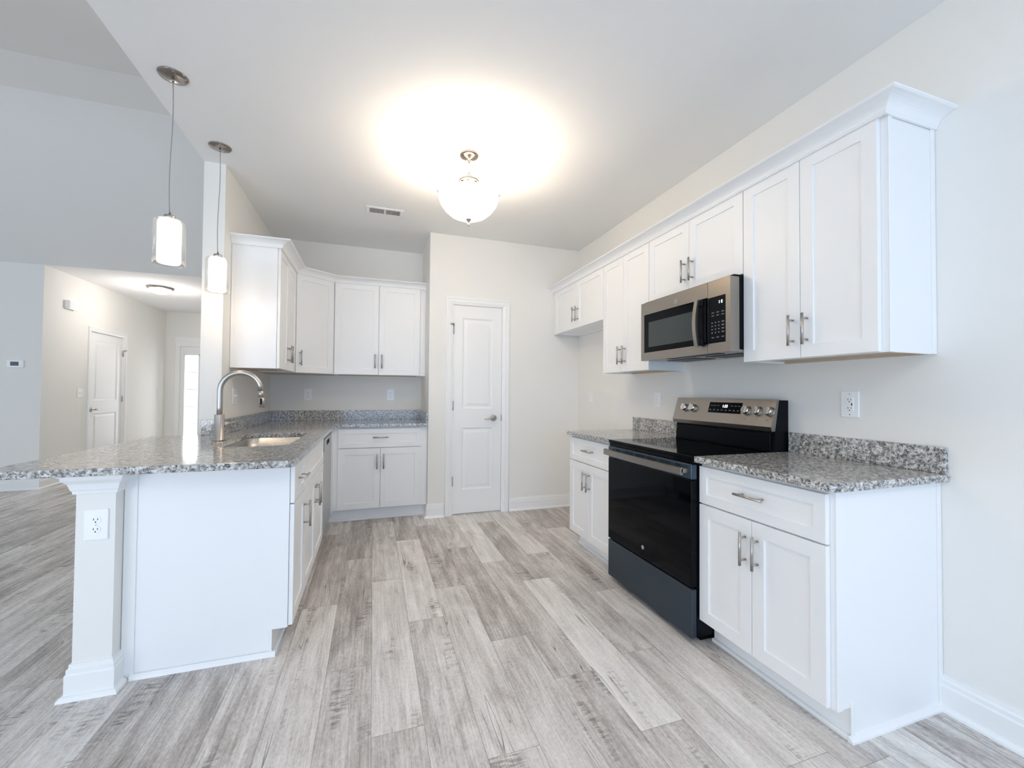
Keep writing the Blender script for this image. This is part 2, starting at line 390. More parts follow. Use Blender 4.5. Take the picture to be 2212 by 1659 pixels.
# ---------------------------------------------------------------- floor: planks run away from the camera
def build_floor():
    bm = bmesh.new(); uvl = bm.loops.layers.uv.new('plank_uv'); cl = bm.loops.layers.float_color.new('plank')
    PW, PL = 0.185, 1.257; X0 = 0.008
    # phase of the joints and known tones of the planks one can tell apart; key = column index
    phase = {-2: 1.333, -1: 1.98, 0: 1.563, 1: 2.28, 2: 1.354, 3: 1.983, 4: 1.643, 5: 1.294, 6: 1.70, 7: 2.283, 8: 0.95}
    tones = {(-2, 0): .66, (-2, 1): .42, (-1, -1): .50, (-1, 0): .44, (-1, 1): .34, (0, -1): .56, (0, 0): .70, (0, 1): .60, (1, 0): .74, (1, -1): .58, (1, 1): .40,
             (2, 0): .62, (2, -1): .66, (2, 1): .46, (3, 0): .40, (3, -1): .60, (3, 1): .56, (4, 1): .78, (4, 0): .56, (4, -1): .48, (5, 0): .80, (5, 1): .46, (5, -1): .58,
             (6, 1): .66, (6, 0): .52, (6, -1): .60, (7, 1): .48, (7, -1): .68, (7, 0): .50}
    rnd = random.Random(3)
    i0, i1 = math.floor((XFAR-X0)/PW)-1, math.ceil((XR-X0)/PW)+1
    y_lo, y_hi = YREAR-T, YH+T
    for i in range(i0, i1):
        ph = phase.get(i, rnd.uniform(0, PL)); k0 = math.floor((y_lo-ph)/PL)
        k = k0
        while ph+k*PL < y_hi:
            a, b = ph+k*PL, ph+(k+1)*PL; ya, yb = max(a, y_lo), min(b, y_hi)
            xa, xb = max(X0+i*PW, XFAR-T), min(X0+(i+1)*PW, XR+T)
            t = tones.get((i, k), rnd.uniform(.40, .68)); sd = rnd.random()
            if yb > ya and xb > xa:
                f = bm.faces.new([bm.verts.new(p) for p in ((xa, ya, 0), (xb, ya, 0), (xb, yb, 0), (xa, yb, 0))])
                for lp in f.loops:
                    lp[uvl].uv = (lp.vert.co.x-(X0+i*PW), lp.vert.co.y-a); lp[cl] = (t, sd, 0, 1)
            k += 1
    # body of the slab below
    for fs in (((XFAR-T, y_lo, -.1), (XR+T, y_lo, -.1), (XR+T, y_hi, -.1), (XFAR-T, y_hi, -.1)),): bm.faces.new([bm.verts.new(p) for p in fs][::-1])
    me = bpy.data.meshes.new('floor'); bm.to_mesh(me); bm.free(); me.materials.append(FLOORM)
    o = bpy.data.objects.new('floor', me); COL.objects.link(o); o['kind'] = 'structure'
build_floor()

# ---------------------------------------------------------------- walls and ceilings
m = MB(); m.box(XR, XR+T, YREAR, YB+T, 0, ZC+T); struct('wall_right', m, WALL)
DX0, DX1, DZ = 0.745, 1.262, 2.095           # pantry door opening
m = MB(); m.box(XP, DX0, YB, YB+T, 0, ZC+T).box(DX1, XR, YB, YB+T, 0, ZC+T).box(DX0, DX1, YB, YB+T, DZ, ZC+T).box(XP, XP+T, YB+T, YK, 0, ZC+T)
m.box(DX0-.1, DX1+.1, YB+T+.5, YB+T+.52, 0, DZ+.1)
struct('wall_pantry', m, WALL)
m = MB(); m.box(XLO, XP+T, YK, YK+T, 0, ZC+T); struct('wall_back', m, WALL)
m = MB(); m.box(XLO, XL, YW, YK, 0, ZC+T); struct('wall_left', m, WALL)
m = MB(); m.box(XLO, XL, 2.128, YW, 0, ZB-.001); struct('wall_peninsula', m, WALL)
m = MB(); m.box(XLO, XR+T, YREAR-T, YK+T, ZC, ZC+T); struct('ceiling_kitchen', m, CEIL)
m = MB(); m.box(XLO-T*.0, XLO+T, YREAR, YV, ZC+T, 4.3).box(XLO, XLO+T, YK+T, YH, 0, ZC+T); struct('wall_gable', m, WALL)
# rear wall with its glazed openings (behind the camera)
m = MB()
m.box(XFAR-T, -5.9, YREAR-T, YREAR, 0, 4.2).box(-5.9, -2.3, YREAR-T, YREAR, 0, .3).box(-5.9, -2.3, YREAR-T, YREAR, 2.4, 4.2)
m.box(-2.3, -.8, YREAR-T, YREAR, 0, 4.2).box(-.8, 1.8, YREAR-T, YREAR, 2.2, 4.2).box(1.8, XR+T, YREAR-T, YREAR, 0, 4.2)
struct('wall_rear', m, WALL)
m = MB(); m.box(XFAR-T, XFAR, YREAR, 1.1, 0, 4.2).box(XFAR-T, XFAR, 4.1, YV+T, 0, 4.2).box(XFAR-T, XFAR, 1.1, 4.1, 0, .6).box(XFAR-T, XFAR, 1.1, 4.1, 2.3, 4.2)
struct('wall_living_left', m, WALL)
m = MB(); m.box(XFAR-T, XH, YV, YV+T, 0, ZH+T); struct('wall_living_back', m, WALL)
HD0, HD1, HDZ = 7.555, 8.385, 2.055          # hall door opening
m = MB(); m.box(XH-T, XH, YV+T, HD0, 0, ZH).box(XH-T, XH, HD1, YH, 0, ZH).box(XH-T, XH, HD0, HD1, HDZ, ZH); struct('wall_hall', m, WALL)
SL0, SL1 = -3.62, -3.27                      # sidelight opening
m = MB(); m.box(XH-T, SL0, YH, YH+T, 0, ZH).box(SL0, XLO, YH, YH+T, 2.08, ZH).box(-2.2, XLO, YH, YH+T, 0, 2.08); struct('wall_front', m, WALL)
m = MB(); m.box(XH-T, XLO, YV, YH+T, ZH, ZH+T); struct('ceiling_hall', m, CEIL)
# vaulted living room ceiling: slope, narrow flat, slope
SL = 0.42; YR1, YR2 = 4.446, 3.97; ZV = ZH+SL*(YV-YR1)
yl = YREAR-T
prof = [(YV-.0005, ZH), (YR1, ZV), (YR2, ZV), (YR2-2.6, ZV-SL*2.6), (yl, ZV-SL*2.6), (yl, ZV+.3), (YV-.0005, ZV+.3)]
m = MB(); m.prism(prof, XFAR-T, XLO, 'x'); struct('ceiling_vault', m, CEIL)

# ---------------------------------------------------------------- baseboards
def board_prof(h=.132, t=.016):
    return [(0, 0), (t, 0), (t, h*.70), (t-.004, h*.74), (t-.004, h*.86), (t-.009, h*.90), (t-.010, h), (0, h)]
SHOE = [(.016, 0), (.033, 0), (.031, .009), (.025, .016), (.016, .019)]
def base(name, path, side):
    m = MB(); m.sweep(path, board_prof(), side); m.sweep(path, SHOE, side); return struct(name, m, TRIM)
base('baseboard_right', [(XR, YREAR), (XR, 1.030)], -1)
base('baseboard_pantry_right', [(DX1+.083-.008, YB), (XR, YB), (XR, 3.07)], 1)
base('baseboard_pantry_left', [(XP, 4.24), (XP, YB), (DX0-.075, YB)], 1)
base('baseboard_living', [(XFAR, YV), (XH, YV), (XH, HD0-.07)], 1)
base('baseboard_hall', [(XH, HD1+.07), (XH, YH), (SL0-.07, YH)], 1)
m = MB(); m.sweep([(XL, 2.186), (XL, 2.128), (XLO, 2.128), (XLO, YK)], board_prof(), -1); m.sweep([(XL, 2.175), (XL, 2.128), (XLO, 2.128), (XLO, YK)], SHOE, -1)
struct('baseboard_peninsula', m, TRIM)
# small crown under the overhang, around the end of the pony wall
cp = [(0, .800), (.008, .800), (.010, .812), (.014, .818), (.020, .842), (.034, .858), (.036, .870), (.042, .872), (.042, .8838), (0, .8838)]
m = MB(); m.sweep([(XL, 2.186), (XL, 2.128), (XLO, 2.128), (XLO, YW)], cp, -1); struct('trim_peninsula', m, TRIM)

# ---------------------------------------------------------------- doors
def casing(m, x0, x1, z1, y, w=.07):
    """door casing on a wall facing -y"""
    pr = [(0, 0), (w, 0), (w, .018), (w-.012, .020), (w-.016, .015), (w*.45, .013), (w*.38, .016), (.010, .010), (.004, .008), (0, .006)]
    for sgn, xx in ((-1, x0), (1, x1)):
        poly = [(xx+sgn*u, y-v) for u, v in pr]
        # mitred leg
        vs = []; n = len(pr)
        for u, v in pr: vs.append((xx+sgn*u, y-v, 0))
        for u, v in pr: vs.append((xx+sgn*u, y-v, z1+u))
        m.add(vs, [(k, (k+1) % n, n+(k+1) % n, n+k) for k in range(n)]+[tuple(range(n)), tuple(range(n, 2*n))], False)
    vs = []; n = len(pr)
    for u, v in pr: vs.append((x0-u, y-v, z1+u))
    for u, v in pr: vs.append((x1+u, y-v, z1+u))
    m.add(vs, [(k, (k+1) % n, n+(k+1) % n, n+k) for k in range(n)]+[tuple(range(n)), tuple(range(n, 2*n))], False)

def panel_door(m, x0, x1, z0, z1, y, panels, t=.035):
    """slab facing -y at plane y with moulded recessed panels [(px0,px1,pz0,pz1)]"""
    xs = sorted({x0, x1}|{p[0] for p in panels}|{p[1] for p in panels}); zs = sorted({z0, z1}|{p[2] for p in panels}|{p[3] for p in panels})
    for i in range(len(xs)-1):
        for j in range(len(zs)-1):
            a, b, c, d = xs[i], xs[i+1], zs[j], zs[j+1]
            if any(abs(a-p[0]) < 1e-6 and abs(b-p[1]) < 1e-6 and abs(c-p[2]) < 1e-6 and abs(d-p[3]) < 1e-6 for p in panels): continue
            m.add([(a, y, c), (b, y, c), (b, y, d), (a, y, d)], [(0, 1, 2, 3)])
    for p in panels:
        rings = [(0, 0), (.010, .009), (.016, .010), (.022, .010), (.050, .003)]
        prev = None
        for ins, dep in rings:
            q = [(p[0]+ins, y+dep, p[2]+ins), (p[1]-ins, y+dep, p[2]+ins), (p[1]-ins, y+dep, p[3]-ins), (p[0]+ins, y+dep, p[3]-ins)]
            if prev: m.add(prev+q, [(k, (k+1) % 4, 4+(k+1) % 4, 4+k) for k in range(4)])
            prev = q
        m.add(prev, [(0, 1, 2, 3)])
    m.add([(x0, y, z0), (x1, y, z0), (x1, y, z1), (x0, y, z1), (x0, y+t, z0), (x1, y+t, z0), (x1, y+t, z1), (x0, y+t, z1)], [(4, 7, 6, 5), (0, 4, 5, 1), (1, 5, 6, 2), (2, 6, 7, 3), (3, 7, 4, 0)])

def lever(m, c, sgn, L=.105):
    """rosette + lever in front of a door facing -y"""
    x, y, z = c
    m.lathe([(0, -.012), (.020, -.012), (.030, -.007), (.032, 0)], (x, y, z), 28, 'y')
    m.cyl((x, y, z), (x, y-.045, z), .010)
    pts = [(x, y-.045, z), (x+sgn*.015, y-.050, z+.004), (x+sgn*.04, y-.052, z+.001), (x+sgn*.07, y-.050, z-.008), (x+sgn*L, y-.046, z-.004)]
    m.tube(pts, [.010, .010, .008, .0065, .005], 12)

def hinge(m, x, y, z): m.box(x-.010, x+.008, y-.004, y+.001, z-.045, z+.045, .001); m.cyl((x, y-.006, z-.047), (x, y-.006, z+.047), .0055, 12)

d = sempty('door_1', (1.0035, YB, 0)); ox = 1.0035
m = MB(); panel_door(m, DX0+.008-ox, DX1-.008-ox, .012, DZ-.004, .012, [(.845-ox, 1.160-ox, 1.055, 1.965), (.845-ox, 1.160-ox, .245, .862)]); m.build('door_slab', TRIM, d)
m = MB(); casing(m, DX0-ox, DX1-ox, DZ, 0)
m.box(DX0-ox-.001, DX0+.006-ox, -.001, .11, 0, DZ).box(DX1-.006-ox, DX1+.001-ox, -.001, .11, 0, DZ).box(DX0-ox, DX1-ox, -.001, .11, DZ-.003, DZ+.003)
m.build('door_casing', TRIM, d)
for z in (1.845, 1.085, .335):
    m = MB(); hinge(m, DX0+.005-ox, .004, z)
    if z > 1.8: m.cyl((DX0+.002-ox, -.012, z+.050), (DX0-.030-ox, -.030, z+.052), .006, 12); m.cyl((DX0+.005-ox, -.008, z+.04), (DX0+.005-ox, -.008, z+.060), .008, 12)
    m.build('hinge', NICK, d)
m = MB(); lever(m, (1.172-ox, .010, .957), -1); m.build('door_handle', NICK, d)
m = MB(); m.box(DX1-.010-ox, DX1-.0055-ox, -.004, .012, .925, .990); m.build('strike_plate', NICK, d)

# hall door lies in the wall x = XH, facing +x : local -y -> world +x
d = sempty('door_2', (XH, (HD0+HD1)/2, 0), PI/2); oy = (HD0+HD1)/2
a, b = HD0-oy, HD1-oy
m = MB(); panel_door(m, a+.006, b-.006, .012, HDZ-.004, .012, [(a+.13, b-.13, 1.055, 1.93), (a+.13, b-.13, .24, .865)]); m.build('door_slab', TRIM, d)
m = MB(); casing(m, a, b, HDZ, 0, .065); m.box(a-.001, a+.005, -.001, .10, 0, HDZ).box(b-.005, b+.001, -.001, .10, 0, HDZ); m.build('door_casing', TRIM, d)
for z in (1.80, 1.07, .30):
    m = MB(); hinge(m, b-.004, .003, z)
    if z > 1.7: m.cyl((b-.004, -.010, z+.05), (b+.035, -.030, z+.052), .007, 12)
    m.build('hinge', NICK, d)
m = MB(); lever(m, (a+.07, .010, .925), 1); m.build('door_handle', NICK, d)

# sidelight and front door at the end of the hall
d = sempty('window_1', ((SL0+SL1)/2, YH, 0)); ox = (SL0+SL1)/2
x0, x1 = SL0-ox, SL1-ox; g0, g1 = -3.540-ox, -3.312-ox
m = MB(); m.box(x0, g0, .02, .07, 0, 2.08).box(g1, x1, .02, .07, 0, 2.08).box(g0, g1, .02, .07, 0, .22).box(g0, g1, .02, .07, 1.91, 2.08)
m.box(g0-.015, g0, .008, .02, .20, 1.925).box(g1, g1+.015, .008, .02, .20, 1.925).box(g0-.015, g1+.015, .008, .02, 1.91, 1.925).box(g0-.015, g1+.015, .008, .02, .205, .22)
m.build('window_frame', TRIM, d)
m = MB(); m.box(g0, g1, .043, .047, .22, 1.91); m.build('pane', GLASS, d)
m = MB()
for k in range(1, 5): m.box(g0, g1, .036, .054, .22+1.69*k/5-.005, .22+1.69*k/5+.005)
m.build('muntin', TRIM, d)
d = sempty('door_3', (-2.74, YH, 0))
m = MB(); panel_door(m, SL1+.045+2.74, -2.25+2.74, .01, 2.075, .03, [(-.38, -.05, 1.1, 1.9), (.05, .38, 1.1, 1.9), (-.38, -.05, .25, .9), (.05, .38, .25, .9)], .04); m.build('door_slab', TRIM, d)
m = MB(); m.box(SL1+2.74, SL1+.04+2.74, -.005, .10, 0, 2.08).box(-2.25+2.74, -2.2+2.74, -.005, .10, 0, 2.08); m.build('door_casing', TRIM, d)
m = MB(); lever(m, (SL1+.12+2.74, .03, .95), 1); m.lathe([(0, -.02), (.025, -.018), (.03, 0)], (SL1+.12+2.74, .03, 1.10), 24, 'y'); m.build('door_handle', NICK, d)
# cased head with a small cornice over sidelight and door
m = MB(); m.box(SL0-.07, SL0, YH-.018, YH, 0, 2.08, .002).box(SL0-.07, -2.13, YH-.020, YH, 2.08, 2.17, .002)
m.sweep([(SL0-.08, YH), (SL0-.08, YH-.02), (-2.12, YH-.02), (-2.12, YH)], [(0, 2.17), (.012, 2.17), (.016, 2.185), (.04, 2.205), (.055, 2.235), (.065, 2.24), (.065, 2.26), (0, 2.26)], -1)
struct('trim_1', m, TRIM)

# ---------------------------------------------------------------- cabinet parts (local: x right, front face at y=0 facing -y)
def shaker(m, x0, x1, z0, z1, y0=0.0, st=.057, t=.019, rec=.007, b=.0015):
    """five-piece door as one closed shell"""
    R = [(x0, x1, z0, z1, y0+b), (x0+b, x1-b, z0+b, z1-b, y0), (x0+st, x1-st, z0+st, z1-st, y0), (x0+st+b, x1-st-b, z0+st+b, z1-st-b, y0+rec)]
    rings = [(x0, x1, z0, z1, y0+t)]+R
    vs = []
    for a, c, e, f, y in rings: vs += [(a, y, e), (c, y, e), (c, y, f), (a, y, f)]
    fs = []
    for i in range(len(rings)-1):
        for k in range(4): fs.append((i*4+k, i*4+(k+1) % 4, (i+1)*4+(k+1) % 4, (i+1)*4+k))
    fs.append((0, 1, 2, 3)); n = (len(rings)-1)*4; fs.append((n, n+1, n+2, n+3))
    m.add(vs, fs, False)
def pull(m, x, z, vertical=True, L=.140, cc=.096, out=.032, r=.0058, y0=0.0):
    y = y0-out
    if vertical:
        m.cyl((x, y, z-L/2), (x, y, z+L/2), r, 16)
        for s in (-1, 1): m.cyl((x, y0+.0005, z+s*cc/2), (x, y, z+s*cc/2), r*.82, 12)
    else:
        m.cyl((x-L/2, y, z), (x+L/2, y, z), r, 16)
        for s in (-1, 1): m.cyl((x+s*cc/2, y0+.0005, z), (x+s*cc/2, y, z), r*.82, 12)

def door_part(root, x0, x1, z0, z1, hx, hz, name='door', st=.057, y0=0.0):
    m = MB(); shaker(m, x0, x1, z0, z1, y0, st); dd = m.build(name, CAB, root)
    if hx is not None:
        m = MB(); pull(m, hx, hz, name == 'door', y0=y0); m.build('handle', NICK, dd)
    return dd

G = .0015
# ---- base cabinets
def base_cab(name, label, loc, rz, W, D, doors, drawers, toe=.075, end=None, fill=None, group=None, shoe=(0, 0), open_top=False):
    """doors [(x0,x1,side)] side: -1 handle at left edge, +1 at right edge; drawers [(x0,x1)]; D depth behind door face"""
    root = thing(name, label, 'cabinet', loc, rz, group)
    m = MB(); zt = ZB-.001; f = .0205
    if open_top: m.box(0, W, f, f+.019, .115, zt).box(0, .016, f+.019, D, .115, zt).box(W-.016, W, f+.019, D, .115, zt).box(.016, W-.016, D-.012, D, .115, zt).box(.016, W-.016, f+.019, D-.012, .115, .131)
    else: m.box(0, W, f, D, .115, zt)
    m.box(0, W, f+toe, D, 0, .115)
    m.build('cabinet_body', CAB, root)
    m = MB(); m.box(shoe[0], W+shoe[1], f+toe-.018, f+toe, .0, .016, .003); m.add([(shoe[0], f+toe-.018, 0.0)], []); m.build('shoe_molding', TRIM, root)
    for x0, x1, sd in doors:
        hx = x1-.030 if sd > 0 else x0+.030
        door_part(root, x0+G, x1-G, .121, .683, hx, .560)
    for x0, x1 in drawers:
        door_part(root, x0+G, x1-G, .690, .867, (x0+x1)/2, .786, 'drawer', .045)
    return root

# right run: local x runs from far (+y) toward camera (-y): rz=-90deg ; loc.y = far end
XRD = 1.522
def rcab(y_far): return (XRD, y_far, 0)
DR = XR-XRD-.002
r = base_cab('base_cabinet', 'white base cabinet with one drawer and two doors, nearest the camera, right of the range', rcab(1.655), -PI/2, 1.655-1.034, DR,
             [(0.002, .299, 1), (.299, .606, -1)], [(0.002, .606)])
# finished end: scribe strip at the wall, corner block at the toe, shoe at the floor
W2 = 1.655-1.034
m = MB(); m.box(W2, W2+.006, DR-.020, DR, .0, ZB-.002, .001); m.build('scribe_strip', TRIM, r)
m = MB(); m.box(W2, W2+.005, .0205, .050, .115, ZB-.002, .001); m.build('edge_strip', TRIM, r)
m = MB(); m.box(W2, W2+.005, .0205+.070, .0205+.087, .0, .135, .001); m.build('toe_block', TRIM, r)
m = MB(); m.prism([(W2, 0), (W2+.018, 0), (W2+.017, .007), (W2+.010, .014), (W2, .018)], .0205+.057, DR, 'y'); m.build('shoe_molding', TRIM, r)
r = base_cab('base_cabinet', 'white base cabinet with drawer and two doors, left of the range beside the gap', rcab(3.068), -PI/2, 3.068-2.424, DR,
             [(0.002, .300, 1), (.300, .642, -1)], [(0.002, .642)])
# back run, faces the camera
YKD = 4.150
r = base_cab('base_cabinet', 'white base cabinet with wide drawer and two doors on the back wall', (-.328, YKD, 0), 0, XP-.001+.328, YK-YKD-.002,
             [(-.306+.328, .071+.328, 1), (.071+.328, .450+.328, -1)], [(-.306+.328, .450+.328)], toe=.055)
# sink base on the peninsula: faces +x, rz=+90 ; local x -> world +y
XLD = -.347
YS = 2.522
r = base_cab('base_cabinet', 'slim white drawer base with bluish-lit end panel facing the camera on the peninsula', (XLD, 2.190, 0), PI/2, YS-2.190-.001, abs(XL-XLD)-.002,
             [(.006, YS-2.190-.003, 1)], [(.006, YS-2.190-.003)], toe=.062)
base_cab('sink_cabinet', 'white two-door sink base cabinet between the slim drawer base and the dishwasher', (XLD, YS, 0), PI/2, 3.403-YS, abs(XL-XLD)-.002,
             [(.002, .430, 1), (.430, .878, -1)], [], toe=.062, open_top=True)
sc_ = [o for o in bpy.data.objects if o.name.startswith('sink_cabinet')][-1]
m = MB(); shaker(m, .002+G, .878-G, .690, .867, 0, .045); m.build('false_drawer_front', CAB, sc_)
DS = abs(XL-XLD)-.002
m = MB(); m.box(-.004, 0, .0205+.062, .0205+.075, 0, .118, .001); m.build('toe_block', TRIM, r)
m = MB(); m.box(-.005, 0, DS-.045, DS-.0005, 0, ZB-.002, .001); m.build('scribe_strip', TRIM, r)
m = MB(); m.prism([(-.020, 0), (-.004, 0), (-.004, .020), (-.010, .018), (-.017, .010)], .0205+.045, DS-.034, 'y'); m.build('shoe_molding', TRIM, r)
m = MB(); m.box(XLD-.019, XLD, 4.012, YKD+.018, .115, ZB-.002).box(XLD-.10, XLD-.08, 4.012, YKD+.07, 0, .115)
m.box(XLD, -.3285, YKD+.0205, YKD+.040, .115, ZB-.002).box(XLD-.08, -.3285, YKD+.0755, YKD+.09, 0, .115)
tag(m.build('corner_filler', CAB), 'white filler strip in the inner corner right of the dishwasher', 'trim')

# ---- dishwasher
d = thing('dishwasher', 'slim stainless dishwasher front between the sink cabinet and the back corner', 'dishwasher', (XLD, 3.408, 0), PI/2)
m = MB(); m.box(.002, .600, .02, .58, .10, ZB-.004); m.box(.002, .600, .09, .58, .0, .10); m.build('dishwasher_body', DARK, d)
m = MB(); m.box(.004, .598, .0, .019, .115, .862, .004); m.box(.004, .598, .010, .019, .105, .115); m.build('door', DWF, d)
m = MB(); m.box(.0, .006, -.002, .019, .76, .868, .001).box(.004, .598, -.001, .003, .852, .868, .001); m.build('control_strip', BLKP, d)
m = MB(); m.box(.20, .40, -.002, .004, .790, .826, .002); m.build('handle_pocket', DARK, d)

# ---- granite tops
YKC = 4.128
def rc(cx, cy, r, a0, a1, n=6): return [(cx+r*math.cos(math.radians(a0+(a1-a0)*k/n)), cy+r*math.sin(math.radians(a0+(a1-a0)*k/n))) for k in range(n+1)]
ct = thing('granite_countertop', 'long L-shaped speckled granite countertop of the peninsula and back run with sink cutout', 'countertop', (0, 0, 0))
XE = -.325
out = rc(-1.345, 2.055, .025, 180, 270)+rc(XE-.030, 2.060, .030, 270, 360)+[(XE, YKC), (XP-.0005, YKC), (XP-.0005, YK-.0005), (XL+.0015, YK-.0005), (XL+.0015, YW-.002), (-1.37, YW-.002)]
hole = rrect(-.832, -.452, 2.606, 3.374, .075)
slab('worktop', out, [hole], ZB, ZT, GRAN, ct)
m = MB(); b_ = .0015
m.box(XL+.0015, XL+.0205, YW-.02, YK-.0205, ZT, 1.018, b_).box(-1.098, XL+.0205, YW-.0215, YW-.002, ZT, 1.018, b_).box(XL+.0005, XP-.0005, YK-.0205, YK-.0005, ZT, 1.018, b_).box(XP-.0205, XP-.0005, YKC, YK-.0205, ZT, 1.018, b_)
m.build('backsplash', GRAN, ct)
ct = thing('granite_countertop', 'short granite countertop over the near cabinet, right of the range', 'countertop', (0, 0, 0))
out = [(XR-.0005, 1.001), (XR-.0005, 1.656), (1.494, 1.656)]+rc(1.494+.035, 1.001+.035, .035, 180, 270)
slab('worktop', out, [], ZB, ZT, GRAN, ct)
m = MB(); m.box(XR-.0205, XR-.0005, 1.006, 1.650, ZT, 1.018, b_); m.build('backsplash', GRAN, ct)
ct = thing('granite_countertop', 'short granite countertop left of the range at the edge of the open gap', 'countertop', (0, 0, 0))
slab('worktop', [(XR-.0005, 2.423), (XR-.0005, 3.066), (1.494, 3.066), (1.494, 2.423)], [], ZB, ZT, GRAN, ct)
m = MB(); m.box(XR-.0205, XR-.0005, 2.424, 3.060, ZT, 1.018, b_); m.build('backsplash', GRAN, ct)

# ---- sink + faucet
sk = thing('kitchen_sink', 'undermount stainless steel sink in the peninsula countertop', 'sink', (-.642, 2.990, .70))
def ring(x0, x1, y0, y1, r, z): return [(x, y, z) for x, y in rrect(x0, x1, y0, y1, r)]
m = MB(); lv = [(.009, .08, ZB-.001-.70), (.0, .075, ZB-.002-.70), (0.002, .073, .02), (-.012, .062, .004), (-.03, .05, 0)]
prev = None
for e, rr, z in lv:
    q = ring(-.190-e, .190+e, -.384-e, .384+e, rr, z)
    if prev: n = len(q); m.add(prev+q, [(k, (k+1) % n, n+(k+1) % n, n+k) for k in range(n)], True)
    prev = q
m.add(prev, [tuple(range(len(prev)))], False); bo = m.build('basin', SINKM, sk)
md = bo.modifiers.new('solid', 'SOLIDIFY'); md.thickness = .0012; md.offset = 1
m = MB(); m.lathe([(0, .001), (.03, .001), (.042, .004), (.045, .001)], (0, 0, 0), 28); m.build('drain', CHROME, sk)

FX, FY = -.884, 2.955
fa = thing('kitchen_faucet', 'tall brushed nickel gooseneck pull-down faucet behind the sink', 'faucet', (FX, FY, ZT+.0008))
m = MB(); m.lathe([(.0, 0), (.031, 0), (.031, .005), (.0265, .008), (.0265, .155), (.0255, .157), (0, .157)], (0, 0, 0), 32); m.build('faucet_body', NICK, fa)
R_ = .109; zc = 1.218-ZT
pts = [(0, 0, .15), (0, 0, .20), (0, 0, .26), (0, 0, zc)]+[(R_-R_*math.cos(a), 0, zc+R_*math.sin(a)) for a in [PI*k/20 for k in range(1, 19)]]
pts.append((2*R_-.001, 0, zc+.0)); 
m = MB(); m.tube(pts, .0155, 20); m.build('spout', NICK, fa)
e = Vector((2*R_-.001, 0, zc)); dn = Vector((.10, 0, -1)).normalized()
m = MB(); m.cyl(e+dn*.001, e+dn*.040, .0160, 24, .0168); m.cyl(e+dn*.042, e+dn*.105, .0168, 24, .0145)
m.cyl(e+dn*.040, e+dn*.042, .0150, 24)
sh = m.build('spray_head', NICK, fa)
m = MB(); m.box(2*R_-.004+.003, 2*R_+.012, -.0185, -.014, zc-.085, zc-.050, .002); m.build('spray_button', DARK, sh)
m = MB(); m.cyl((.015, .010, .098), (.046, .030, .098), .014, 20); m.cyl((.040, .026, .100), (.080, .115, .116), .0042, 14); m.build('lever_handle', NICK, fa)

# ---------------------------------------------------------------- wall cabinets
ZU0, ZU1 = 1.385, 2.297
def wall_cab(name, label, loc, rz, W, D, z0, doors, hz, body=None, z1=ZU1, lip=.018):
    root = thing(name, label, 'cabinet', loc, rz)
    m = MB(); f = .0205
    m.box(0, W, f, f+.018, z0, z1).box(0, .016, f+.018, D, z0, z1).box(W-.016, W, f+.018, D, z0, z1).box(.016, W-.016, f+.018, D, z1-.016, z1).box(.016, W-.016, D-.008, D, z0, z1-.016)
    m.build('cabinet_body', CAB, root)
    m = MB(); m.box(.016, W-.016, f+.018, D-.008, z0+.010, z0+.022); m.box(.016, W-.016, D-.030, D-.008, z0-.0, z0+.010); m.build('bottom_panel', TAN if z0 < 1.5 else CAB, root)
    for x0, x1, sd in doors:
        hx = x1-.033 if sd > 0 else x0+.033
        door_part(root, x0+G, x1-G, z0+.002, z1-.004, hx, hz)
    return root
XRU = 1.831; DU = XR-XRU-.002
r = wall_cab('wall_cabinet', 'tall white wall cabinet with two doors and exposed end panel, nearest the camera', (XRU, 1.676, 0), -PI/2, 1.676-1.040, DU, ZU0,
             [(0, .304, 1), (.304, .614, -1)], 1.513)
W1 = 1.676-1.040
m = MB(); m.box(W1, W1+.005, DU-.022, DU, ZU0, ZU1, .001); m.build('scribe_strip', TRIM, r)
m = MB(); m.box(W1, W1+.004, .0205, .042, ZU0, ZU1, .001); m.build('edge_strip', TRIM, r)
wall_cab('wall_cabinet', 'short white two-door wall cabinet directly above the microwave', (XRU, 2.462, 0), -PI/2, 2.462-1.678, DU, 1.850, [(0, .390, 1), (.390, .784, -1)], 1.977)
wall_cab('wall_cabinet', 'tall white two-door wall cabinet just left of the microwave', (XRU, 3.076, 0), -PI/2, 3.076-2.464, DU, ZU0, [(0, .294, 1), (.294, .612, -1)], 1.515)
wall_cab('wall_cabinet', 'short white two-door wall cabinet high over the empty refrigerator gap', (XRU, 4.064, 0), -PI/2, 4.064-3.078, DU, 1.841, [(0, .500, 1), (.500, .986, -1)], 1.972)
m = MB(); m.box(XRU+.012, XRU+.03, 4.064, YB-.002, 1.841, ZU1); tag(m.build('filler_strip', CAB), 'thin white filler strip between the far wall cabinet and the pantry wall', 'trim')
# left corner group
YKU = 4.410
XLU = -.673
DL = XLU-XL-.002
r = wall_cab('wall_cabinet', 'white wall cabinet on the left wall, broad side panel facing the camera behind the pendant', (XLU, 3.498, 0), PI/2, 4.172-3.498, DL, ZU0, [(.006, .338, 1), (.338, .672, -1)], 1.520)
m = MB(); m.box(-.003, 0, DL-.020, DL, ZU0, ZU1, .001); m.build('scribe_strip', TRIM, r)
